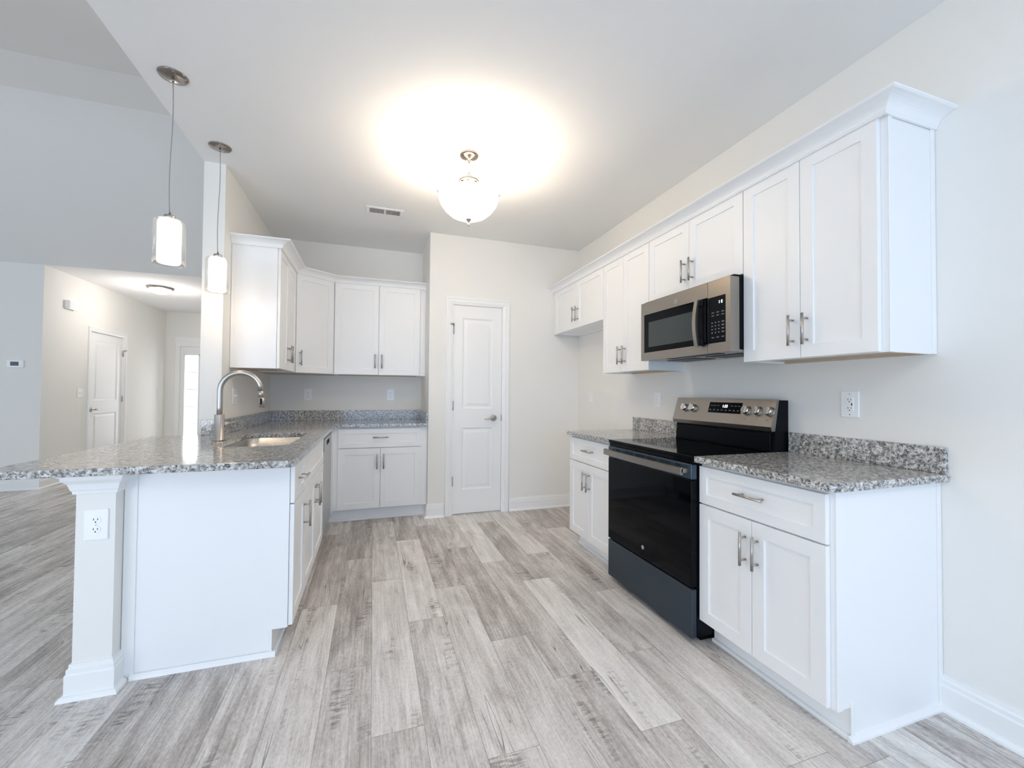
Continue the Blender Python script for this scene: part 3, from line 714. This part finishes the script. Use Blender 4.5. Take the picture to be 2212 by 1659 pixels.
# diagonal corner cabinet: box polygon with one angled door
ang = math.atan2(YKU-4.175, -.376+XLU*-1)
dcx = thing('corner_cabinet', 'white diagonal corner wall cabinet with one angled door', 'cabinet', (XLU, 4.175, 0), ang)
LD = math.hypot(-.376-XLU, YKU-4.175)
inv = Matrix.Rotation(-ang, 3, 'Z')
def tl(x, y):
    v = inv @ Vector((x-XLU, y-4.175, 0)); return (v.x, v.y)
poly = [(.002, .0205), (LD-.002, .0205), tl(-.3735, YKU+.018), tl(-.3735, YK-.002), tl(XL+.002, YK-.002), tl(XL+.002, 4.1735), tl(XLU-.018, 4.1735)]
m = MB(); m.prism(poly, ZU0, ZU1, 'z'); m.build('cabinet_body', CAB, dcx)
m = MB(); m.prism([(p[0]*.96+.008, p[1]*.96+.008) for p in poly], ZU0-.002, ZU0, 'z'); m.build('bottom_panel', TAN, dcx)
door_part(dcx, .004, LD-.004, ZU0+.002, ZU1-.004, .040, 1.520)
wall_cab('wall_cabinet', 'white two-door wall cabinet on the back wall beside the pantry corner', (-.372, YKU, 0), 0, .835, YK-YKU-.002, ZU0, [(0, .416, 1), (.416, .824, -1)], 1.522)
m = MB(); m.box(.463, XP-.001, YKU+.012, YK-.002, ZU0, ZU1); tag(m.build('filler_strip', CAB), 'white filler strip at the right end of the back wall cabinet', 'trim')

def crown_prof(z0=2.287, z1=2.343, o=.074):
    pr = [(0, z0), (.008, z0), (.010, z0+.006)]
    for k in range(0, 9):
        a = PI/2*k/8; pr.append((.012+(o-.018)*(1-math.cos(a)), z0+.008+(z1-z0-.018)*math.sin(a)))
    return pr+[(o, z1-.006), (o, z1), (0, z1)]
m = MB(); m.sweep([(XRU-.002, YB-.001), (XRU-.002, 1.036), (XR-.001, 1.036)], crown_prof(), 1)
tag(m.build('crown_molding', CAB), 'long white crown molding along the top of the right wall cabinets', 'molding')
m = MB(); m.sweep([(XL+.001, 3.494), (XLU+.002, 3.494), (XLU+.002, 4.175), (-.375, YKU-.002), (XP-.001, YKU-.002)], crown_prof(), 1)
tag(m.build('crown_molding', CAB), 'white crown molding stepping around the left, corner and back wall cabinets', 'molding')

# ---------------------------------------------------------------- range (local x: far->near = world -y ; y: depth)
rg = thing('electric_range', 'black glass and stainless freestanding electric range between the right base cabinets', 'range', (1.484, 2.420, 0), -PI/2)
RW = .762; D = XR-1.484
m = MB(); m.box(.002, RW-.002, .030, D-.03, .03, .895); m.box(.02, RW-.02, .07, D-.05, 0, .03); m.build('range_body', BLKP, rg)
m = MB(); m.box(.0, RW, .0, .030, .028, .262, .004); m.build('storage_drawer', SLATE, rg)
dr = MB(); dr.box(.002, RW-.002, -.002, .032, .272, .798, .004); dr = dr.build('oven_door', BLKG, rg)
m = MB(); m.box(.002, RW-.002, -.001, .032, .799, .872, .003)
for c in (.20, .325, .375, .475, .525, .645): pass
m.build('vent_strip', SLATEL, dr)
m = MB()
for c, wd in ((.115, .035), (.235, .085), (.345, .085), (.455, .085), (.565, .085), (.665, .04)):
    for z in (.846, .857): m = MB(); m.box(c-wd/2, c+wd/2, -.0025, .0, z, z+.0045); m.build('vent_slot', DARK, dr)
m = MB(); m.box(RW-.003, RW-.0005, .004, .028, .80, .868)
m.build('side_cap', SLATEL, dr)
# handle: bowed flat bar with two brackets
m = MB(); n = 24
vs = []; 
for k in range(n+1):
    u = k/n; x = .022+u*(RW-.044); bow = -.050-.012*math.sin(PI*u)
    vs += [(x, bow, .822), (x, bow+.014, .820), (x, bow+.014, .858), (x, bow, .856)]
fs = []
for k in range(n):
    for j in range(4): fs.append((k*4+j, k*4+(j+1) % 4, (k+1)*4+(j+1) % 4, (k+1)*4+j))
fs += [(0, 1, 2, 3), (n*4, n*4+3, n*4+2, n*4+1)]; m.add(vs, fs, False)
m.box(.022, .050, -.045, 0, .828, .852, .002).box(RW-.050, RW-.022, -.045, 0, .828, .852, .002); m.build('handle', STEEL, dr)
m = MB(); m.cyl((.375, -.0018, .335), (.375, -.0035, .335), .0125, 32); m.build('badge', GREYP, dr)
text_mesh('badge_letters', 'G', .018, WHITEP, dr, Matrix.Translation((.375, -.0038, .335)) @ Matrix.Rotation(PI/2, 4, 'X'))
m = MB(); m.box(-.001, RW+.001, .002, .56, .896, .9135, .003).box(.004, RW-.004, .006, .05, .873, .898, .003); ck = m.build('cooktop', BLKG, rg)
m = MB()
for cx, cy, rr in ((.20, .15, .105), (.56, .15, .085), (.20, .40, .08), (.56, .40, .105), (.38, .42, .05)):
    for q in (rr, rr*.62): m.lathe([(q-.0008, .9137), (q+.0008, .9137)], (cx, cy, 0), 64)
m.build('burner_ring', RINGM, ck)
# backguard
yb = .520
m = MB(); m.prism([(yb+.020, .913), (D-.006, .913), (D-.006, 1.188), (yb+.044, 1.188), (yb+.005, 1.050), (yb+.030, 1.022)], .003, RW-.003, 'x'); m.box(.02, RW-.02, yb+.012, yb+.03, .918, 1.012, .002); bg = m.build('backguard', BLKP, rg)
# slanted stainless fascia
A = Vector((0, yb-.006, 1.046)); B = Vector((0, yb+.040, 1.192)); sd = (B-A).normalized(); nn = Vector((0, -sd.z, sd.y))
m = MB(); th = .012
m.prism([(A.y, A.z), (B.y, B.z), (B.y+.014, B.z), (A.y+.030, A.z-.024), (A.y+.008, A.z-.024)], 0, RW, 'x'); fc = m.build('control_panel', STEEL, bg, .001)
def onf(x, t, o=0.0): p = A+sd*t+nn*o; return Vector((x, p.y, p.z))
LF = (B-A).length
m = MB(); q = [onf(.305, LF*.40, .0008), onf(.552, LF*.40, .0008), onf(.552, LF*.84, .0008), onf(.305, LF*.84, .0008)]
q2 = [onf(.305, LF*.40, -.001), onf(.552, LF*.40, -.001), onf(.552, LF*.84, -.001), onf(.305, LF*.84, -.001)]
m.add(q+q2, [(0, 1, 2, 3), (4, 5, 6, 7)]+[(k, (k+1) % 4, 4+(k+1) % 4, 4+k) for k in range(4)]); m.build('display', BLKG, bg)
def face_mtx(x, t, o):
    p = onf(x, t, o); mm = Matrix((Vector((1, 0, 0)), sd, nn)).transposed().to_4x4(); mm.translation = p; return mm
text_mesh('clock_digits', '1:55', .024, DIGIT, bg, face_mtx(.430, LF*.68, .0012))
m = MB()
for k in range(8):
    x = .322+.030*k; c = onf(x, LF*.52, .0012); m = MB(); m.box(x-.006, x+.006, c.y-.0004, c.y+.0004, c.z-.003, c.z+.003); m.build('display_icon', GREYP, bg)
for x in (.325, .350, .378, .480, .508, .534):
    c = onf(x, LF*.70, .0012); m = MB(); m.box(x-.009, x+.009, c.y-.0004, c.y+.0004, c.z-.0016, c.z+.0016); m.build('display_icon', GREYP, bg)
m = MB()
for x in (.100, .172, .592, .664, .738):
    for t_ in (.24, .90): c = onf(min(x, RW-.03), LF*t_, .0008); m = MB(); m.box(c.x-.006, c.x+.006, c.y-.0004, c.y+.0004, c.z-.0014, c.z+.0014); m.build('knob_marking', GREYP, bg)
for x in (.100, .174, .592, .664, .736):
    kn = MB(); c = onf(x, LF*.55, 0)
    kn.cyl(c, c+nn*.004, .029, 32, .028); kn.cyl(c+nn*.004, c+nn*.026, .0265, 32, .0215)
    a_, b_2 = c+nn*.026, c+nn*.030
    u = Vector((1, 0, 0)); 
    pts4 = [a_-u*.0065-sd*.021, a_+u*.0065-sd*.021, a_+u*.0065+sd*.021, a_-u*.0065+sd*.021]
    kn.add(pts4+[p+nn*.006 for p in pts4], [(0, 1, 2, 3), (4, 7, 6, 5)]+[(k, 4+k, 4+(k+1) % 4, (k+1) % 4) for k in range(4)])
    kn.build('knob', CHROME, bg)

# ---------------------------------------------------------------- microwave
mw = thing('microwave', 'stainless over-the-range microwave mounted under the short wall cabinet', 'microwave', (1.740, 2.424, 1.442), -PI/2)
MWW, MH, MD = .752, .390, XR-1.740-.002
m = MB(); m.box(.004, MWW-.004, .030, MD, .012, MH+.012); m.build('microwave_body', BLKP, mw)
sp = .598   # door / panel split
m = MB()
wx0, wx1, wz0, wz1 = .034, sp, .052, .308
m.box(0, wx0, 0, .034, 0, MH, .0).box(wx0, sp, 0, .034, wz1, MH).box(wx0, sp, 0, .034, 0, wz0).box(wx0, sp, .008, .034, wz0, wz1)
md_ = m.build('door', STEEL, mw)
m = MB(); m.box(wx0+.001, wx1-.001, .002, .008, wz0+.001, wz1-.001); m.build('window_border', BLKG, md_)
m = MB(); m.box(wx0+.045, wx1-.075, .0012, .003, wz0+.035, wz1-.055); m.build('window', MWIN, md_)
m = MB(); px0, px1, pz0, pz1 = sp+.003, .722, .052, .302
m.box(sp+.002, px0, 0, .034, 0, MH).box(px0, MWW, 0, .034, pz1, MH).box(px0, MWW, 0, .034, 0, pz0).box(px1, MWW, 0, .034, pz0, pz1).box(px0, px1, .006, .034, pz0, pz1)
m.box(MWW-.002, MWW, .034, .060, 0, MH)
pn = m.build('control_panel', STEEL, mw, 0)
m = MB(); m.box(px0, px1, -.001, .006, pz0, pz1, .0015); m.build('keypad', BLKP, pn)
m = MB()
for r_ in range(4):
    for c_ in range(4): m = MB(); m.box(sp+.030+c_*.023, sp+.030+c_*.023+(.008 if c_ < 3 else .016), -.0016, -.0008, .162-r_*.018-.003, .162-r_*.018+.003); m.build('key_print', GREYP, pn)
for c_ in range(3):
    for z in (.216, .200, .082): m = MB(); m.box(sp+.030+c_*.034, sp+.047+c_*.034, -.0016, -.0008, z-.0022, z+.0022); m.build('key_print', GREYP, pn)
text_mesh('clock_digits', '1 E', .022, DIGIT, pn, Matrix.Translation((sp+.092, -.0016, .268)) @ Matrix.Rotation(PI/2, 4, 'X'))
# arched handle
m = MB(); n = 20; vs = []
hx = sp-.052
for k in range(n+1):
    u = k/n; z = .040+u*.262; bow = -.030-.016*math.sin(PI*u)
    vs += [(hx-.015, bow, z), (hx+.015, bow-.004, z), (hx+.015, bow+.010, z), (hx-.015, bow+.012, z)]
fs = []
for k in range(n):
    for j in range(4): fs.append((k*4+j, k*4+(j+1) % 4, (k+1)*4+(j+1) % 4, (k+1)*4+j))
fs += [(0, 1, 2, 3), (n*4, n*4+3, n*4+2, n*4+1)]; m.add(vs, fs, False); hd = m.build('handle', STEEL, md_)
m = MB(); m.box(hx+.004, hx+.040, -.026, .002, .046, .080, .004).box(hx+.004, hx+.040, -.026, .002, .262, .296, .004).box(hx+.022, hx+.046, -.010, .002, .06, .29, .003); m.build('handle_bracket', BLKP, hd)
m = MB(); m.lathe([(.0115, -.0012), (.0128, -.0018), (.0140, -.0012)], (.345, 0, .338), 32, 'y', True); m.build('badge', WHITEP, md_)
text_mesh('badge_letters', 'G', .017, WHITEP, md_, Matrix.Translation((.345, -.0006, .338)) @ Matrix.Rotation(PI/2, 4, 'X'))
m = MB(); m.box(.01, MWW-.01, .010, MD-.01, .002, .013); un = m.build('underside', DWF, mw)
m = MB(); m.box(.20, .62, .05, .10, -.001, .003); m.build('lamp_recess', BLKP, un)
for q in (.08, .42): m = MB(); m.box(q, q+.26, .15, .31, -.001, .003, .001); m.build('grease_filter', BLKP, un)

# ---------------------------------------------------------------- lamps
def cyl_pendant(loc, ztop, drop, label):
    p = thing('pendant_lamp', label, 'lamp', loc, 0, 'pendants over the peninsula')
    m = MB(); m.lathe([(0, -.016), (.012, -.015), (.035, -.012), (.060, -.005), (.0635, 0), (0, 0)], (0, 0, 0), 40); m.cyl((0, 0, -.03), (0, 0, -.012), .006); m.build('canopy', NICKL, p)
    zt = ztop-loc[2]
    pts = [(.004*math.sin(6*k/12), .002*math.cos(5*k/12)-.002, -.02+(zt+.04)*k/12) for k in range(13)]
    m = MB(); m.tube(pts, .0022, 8); m.build('cord', CORD, p)
    m = MB(); m.lathe([(0, .022), (.004, .020), (.006, .006), (.022, .004), (.0235, .002), (.0235, -.022), (0, -.022)], (0, 0, zt), 32); m.build('socket_cap', NICK, p)
    h = .218; R = .066; z1 = zt-.018; ri = .048
    m = MB(); m.lathe([(.02, z1-.002), (ri-.012, z1-.002), (ri-.004, z1-.006), (ri, z1-.016), (ri, z1-h+.02), (ri-.002, z1-h+.006), (ri-.004, z1-h+.004), (ri-.004, z1-.018), (ri-.012, z1-.010), (.02, z1-.008)], (0, 0, 0), 40, close=True); m.build('inner_shade', SHADE, p)
    m = MB(); m.lathe([(.022, z1), (R-.018, z1), (R-.006, z1-.004), (R, z1-.016), (R, z1-h), (R-.0035, z1-h), (R-.0035, z1-.016), (R-.018, z1-.004), (.022, z1-.004)], (0, 0, 0), 48, close=True); m.build('outer_glass', LGLASS, p)
    l = bpy.data.lights.new('pendant_bulb', 'POINT'); l.energy = 0.8; l.color = (1.0, .74, .50); l.shadow_soft_size = .03
    o = bpy.data.objects.new('bulb_light', l); COL.objects.link(o); o.parent = p; o.location = (0, 0, z1-h-.02)
cyl_pendant((-.970, 2.479, ZC), 2.078, 0, 'nearer of the two clear glass cylinder pendants over the peninsula')
cyl_pendant((-.958, 3.110, ZC), 2.084, 0, 'farther glass cylinder pendant, hanging in front of the wall end')

LX, LY = .580, 2.673
b = thing('bowl_pendant', 'semi-flush ceiling light with glowing frosted glass bowl and nickel chain', 'lamp', (LX, LY, ZC))
m = MB(); m.lathe([(0, -.040), (.010, -.038), (.014, -.030), (.030, -.026), (.052, -.018), (.062, -.010), (.065, 0), (0, 0)], (0, 0, 0), 40); m.cyl((0, 0, -.050), (0, 0, -.036), .006); m.build('canopy', NICKL, b)
m = MB()
for k, z in enumerate((-.072, -.108, -.142)):
    pts = []
    for j in range(20):
        a = 2*PI*j/20; u, v = .0085*math.cos(a), .022*math.sin(a); pts.append((u, 0, z+v) if k % 2 == 0 else (0, u, z+v))
    m.tube(pts, .0022, 8, closed=True)
m.build('chain', NICKL, b)
m = MB(); m.lathe([(.052, -.170), (.062, -.166), (.066, -.172), (.066, -.184), (.058, -.186), (.052, -.180)], (0, 0, 0), 40, close=True)
m.cyl((0, 0, -.156), (0, 0, -.170), .010, 16); m.lathe([(0, -.162), (.030, -.164), (.056, -.172), (.030, -.168), (0, -.166)], (0, 0, 0), 32)
m.cyl((0, 0, -.165), (0, 0, -.235), .008, 16); m.cyl((0, 0, -.212), (0, 0, -.222), .016, 20)
for a in (0, 2*PI/3, 4*PI/3):
    c_, s_ = math.cos(a+.2), math.sin(a+.2)
    m.tube([(c_*.056, s_*.056, -.180), (c_*.050, s_*.050, -.200), (c_*.022, s_*.022, -.205), (c_*.014, s_*.014, -.225)], .004, 10)
m.build('stem_ring', NICKL, b)
m = MB()
for a in (PI*.93, -.12, PI*.42):
    c_, s_ = math.cos(a), math.sin(a)
    m.tube([(0, 0, -.232), (c_*.09, s_*.09, -.240), (c_*.17, s_*.17, -.262), (c_*.192, s_*.192, -.262), (c_*.208, s_*.208, -.243)], .0042, 10)
m.cyl((0, 0, -.23), (0, 0, -.43), .005, 12)
m.build('support_arm', NICK, b)
bp = [(.0, -.432), (.03, -.430), (.075, -.419), (.12, -.398), (.158, -.365), (.184, -.328), (.196, -.296), (.197, -.284), (.193, -.272), (.190, -.273), (.190, -.290), (.180, -.324), (.154, -.360), (.118, -.392), (.074, -.413), (.03, -.424), (.0, -.426)]
m = MB(); m.lathe(bp, (0, 0, 0), 64); m.build('glass_bowl', BOWL, b)
m = MB(); m.lathe([(0, -.478), (.004, -.476), (.007, -.466), (.007, -.458), (.004, -.454), (.006, -.448), (.010, -.442), (.014, -.434), (.022, -.428), (.022, -.424), (0, -.424)], (0, 0, 0), 28); m.build('finial', NICK, b)
for a in (0, PI):
    l = bpy.data.lights.new('bowl_bulb', 'POINT'); l.energy = 7.8; l.color = (1.0, .86, .70); l.shadow_soft_size = .05
    o = bpy.data.objects.new('bulb_light', l); COL.objects.link(o); o.parent = b; o.location = (.06*math.cos(a), .06*math.sin(a), -.352)

h = thing('flush_ceiling_light', 'round flush ceiling light with glowing dome and nickel ring in the hallway', 'lamp', (-3.03, 7.50, ZH))
m = MB(); m.lathe([(0, 0), (.165, 0), (.168, -.010), (.150, -.030), (.135, -.034), (.120, -.030), (0, -.030)], (0, 0, 0), 48); m.build('mounting_ring', NICKL, h)
m = MB(); m.lathe([(.135, -.030), (.132, -.050), (.110, -.074), (.075, -.090), (.035, -.098), (0, -.100)], (0, 0, 0), 48); m.build('glass_dome', HALLG, h)
m = MB(); m.cyl((0, 0, -.10), (0, 0, -.115), .008, 16, .004); m.build('finial', NICK, h)
l = bpy.data.lights.new('hall_bulb', 'POINT'); l.energy = 8.5; l.color = (1.0, .93, .88); l.shadow_soft_size = .10
o = bpy.data.objects.new('bulb_light', l); COL.objects.link(o); o.parent = h; o.location = (0, 0, -.32)

# ---------------------------------------------------------------- ceiling vent, outlets, switches
v = thing('ceiling_vent', 'white rectangular louvred air vent in the kitchen ceiling', 'vent', (.075, 3.760, ZC))
m = MB(); a, c = .155, .078
m.box(-a, a, -c, -c+.028, -.006, -.0005, .001).box(-a, a, c-.028, c, -.006, -.0005, .001).box(-a, -a+.028, -c+.028, c-.028, -.006, -.0005, .001).box(a-.028, a, -c+.028, c-.028, -.006, -.0005, .001); m.build('vent_frame', PLATE, v)
m = MB(); m.box(-a+.028, a-.028, -c+.028, c-.028, -.0015, -.0005); m.build('vent_back', DARK, v)
m = MB()
for k in range(25):
    x = -a+.034+k*(2*a-.068)/24
    if abs(x) < .008: m.box(x-.006, x+.006, -c+.028, c-.028, -.006, -.0015); continue
    m.add([(x-.0012, -c+.028, -.006), (x+.0010, -c+.028, -.006), (x+.004, -c+.028, -.0015), (x+.0018, -c+.028, -.0015), (x-.0012, c-.028, -.006), (x+.0010, c-.028, -.006), (x+.004, c-.028, -.0015), (x+.0018, c-.028, -.0015)],
          [(0, 1, 2, 3), (4, 7, 6, 5), (0, 4, 5, 1), (1, 5, 6, 2), (2, 6, 7, 3), (3, 7, 4, 0)])
m.build('vent_slat', PLATE, v)

def device(kind, loc, rz, label, w=.078, h=.124, group=None):
    """plate on a wall, local front faces -y"""
    cat = {'outlet': 'outlet', 'gfci': 'outlet', 'switch': 'switch', 'double': 'switch', 'blank': 'switch'}[kind]
    t = thing('wall_outlet' if cat == 'outlet' else 'light_switch', label, cat, loc, rz, group)
    m = MB(); m.box(-w/2, w/2, -.006, -.0005, -h/2, h/2, .003); m.build('cover_plate', PLATE, t)
    def slots(mm, z):
        mm.cm = 1
        mm.box(-.0075, -.0055, -.0086, -.0078, z-.001, z+.007).box(.0055, .0075, -.0086, -.0078, z-.0005, z+.0065); mm.cyl((0, -.0078, z-.008), (0, -.0087, z-.008), .0024, 12)
        mm.cm = 0
    if kind == 'outlet':
        for z in (.0195, -.0195):
            m = MB(); m.cyl((0, -.005, z), (0, -.008, z), .0165, 28); slots(m, z); m.build('receptacle', [PLATE, DARK], t)
        m = MB(); m.cyl((0, -.005, 0), (0, -.0072, 0), .003, 12); m.build('screw', NICK, t)
    elif kind == 'gfci':
        m = MB(); m.box(-.0165, .0165, -.008, -.005, -.033, .033, .001); slots(m, .020); slots(m, -.020); m.build('receptacle', [PLATE, DARK], t)
        m = MB(); m.box(-.014, .004, -.0095, -.008, -.003, .003, .0005); m.build('test_button', PLATE, t)
        m = MB(); m.box(.008, .013, -.0092, -.008, -.005, .005, .0005); m.build('reset_button', DARK, t)
        m = MB(); m.cyl((0, -.005, .048), (0, -.0068, .048), .003, 12).cyl((0, -.005, -.048), (0, -.0068, -.048), .003, 12); m.build('screw', NICK, t)
    else:
        xs = (0,) if kind == 'switch' else (-.023, .023)
        for x in xs:
            m = MB(); m.box(x-.006, x+.006, -.0075, -.005, -.013, .013, .0008); m.add([(x-.0045, -.006, -.002), (x+.0045, -.006, -.002), (x+.0045, -.006, .008), (x-.0045, -.006, .008), (x-.0035, -.017, .006), (x+.0035, -.017, .006), (x+.0035, -.016, .011), (x-.0035, -.016, .011)],
                  [(0, 1, 2, 3), (4, 7, 6, 5), (0, 4, 5, 1), (1, 5, 6, 2), (2, 6, 7, 3), (3, 7, 4, 0)]); m.build('toggle', PLATE, t)
    return t
R_W = -PI/2      # on the right wall, facing -x
L_W = PI/2       # on left walls, facing +x
device('outlet', (-1.052, 2.128, .674), 0, 'white duplex outlet on the end of the peninsula pony wall', .080, .124)
device('outlet', (-.647, YK, 1.181), 0, 'white duplex outlet on the back wall nearer the sink corner')
device('outlet', (.179, YK, 1.181), 0, 'white duplex outlet on the back wall nearer the pantry')
device('double', (XL, 3.630, 1.175), L_W, 'white double toggle switch plate behind the faucet on the left wall', .116, .124)
device('gfci', (XR, 1.355, 1.176), R_W, 'large white safety outlet above the near granite backsplash')
device('switch', (XR, 2.755, 1.170), R_W, 'white switch plate on the right wall just left of the range')
device('switch', (XR, 3.818, 1.184), R_W, 'small white plate in the empty refrigerator gap')
device('double', (XH, 7.355, 1.166), L_W, 'white double switch beside the far hallway door', .118, .124)
device('switch', (XH, 9.53, 1.19), L_W, 'faint white plate near the front entry corner')
t = thing('thermostat', 'white thermostat with dark screen on the grey living room wall', 'thermostat', (-4.095, YV, 1.518))
m = MB(); m.box(-.078, .078, -.022, -.0005, -.046, .046, .006); m.build('case', PLATE, t)
m = MB(); m.box(-.040, .036, -.0235, -.022, -.022, .026, .0005); m.build('screen', LCD, t)
m = MB()
for z in (.018, .002, -.014): m.box(.048, .066, -.0235, -.022, z-.005, z+.005, .001)
m.build('button', PLATE, t)
t = thing('door_chime', 'white plastic door chime box high on the hallway wall', 'chime', (XH, 7.10, 2.338), L_W)
m = MB(); m.box(-.10, .10, -.055, -.0005, -.058, .058, .012); m.build('chime_cover', PLATE, t)
m = MB(); m.box(-.108, .108, -.006, -.0003, -.050, .050, .002); m.build('back_plate', PLATE, t)
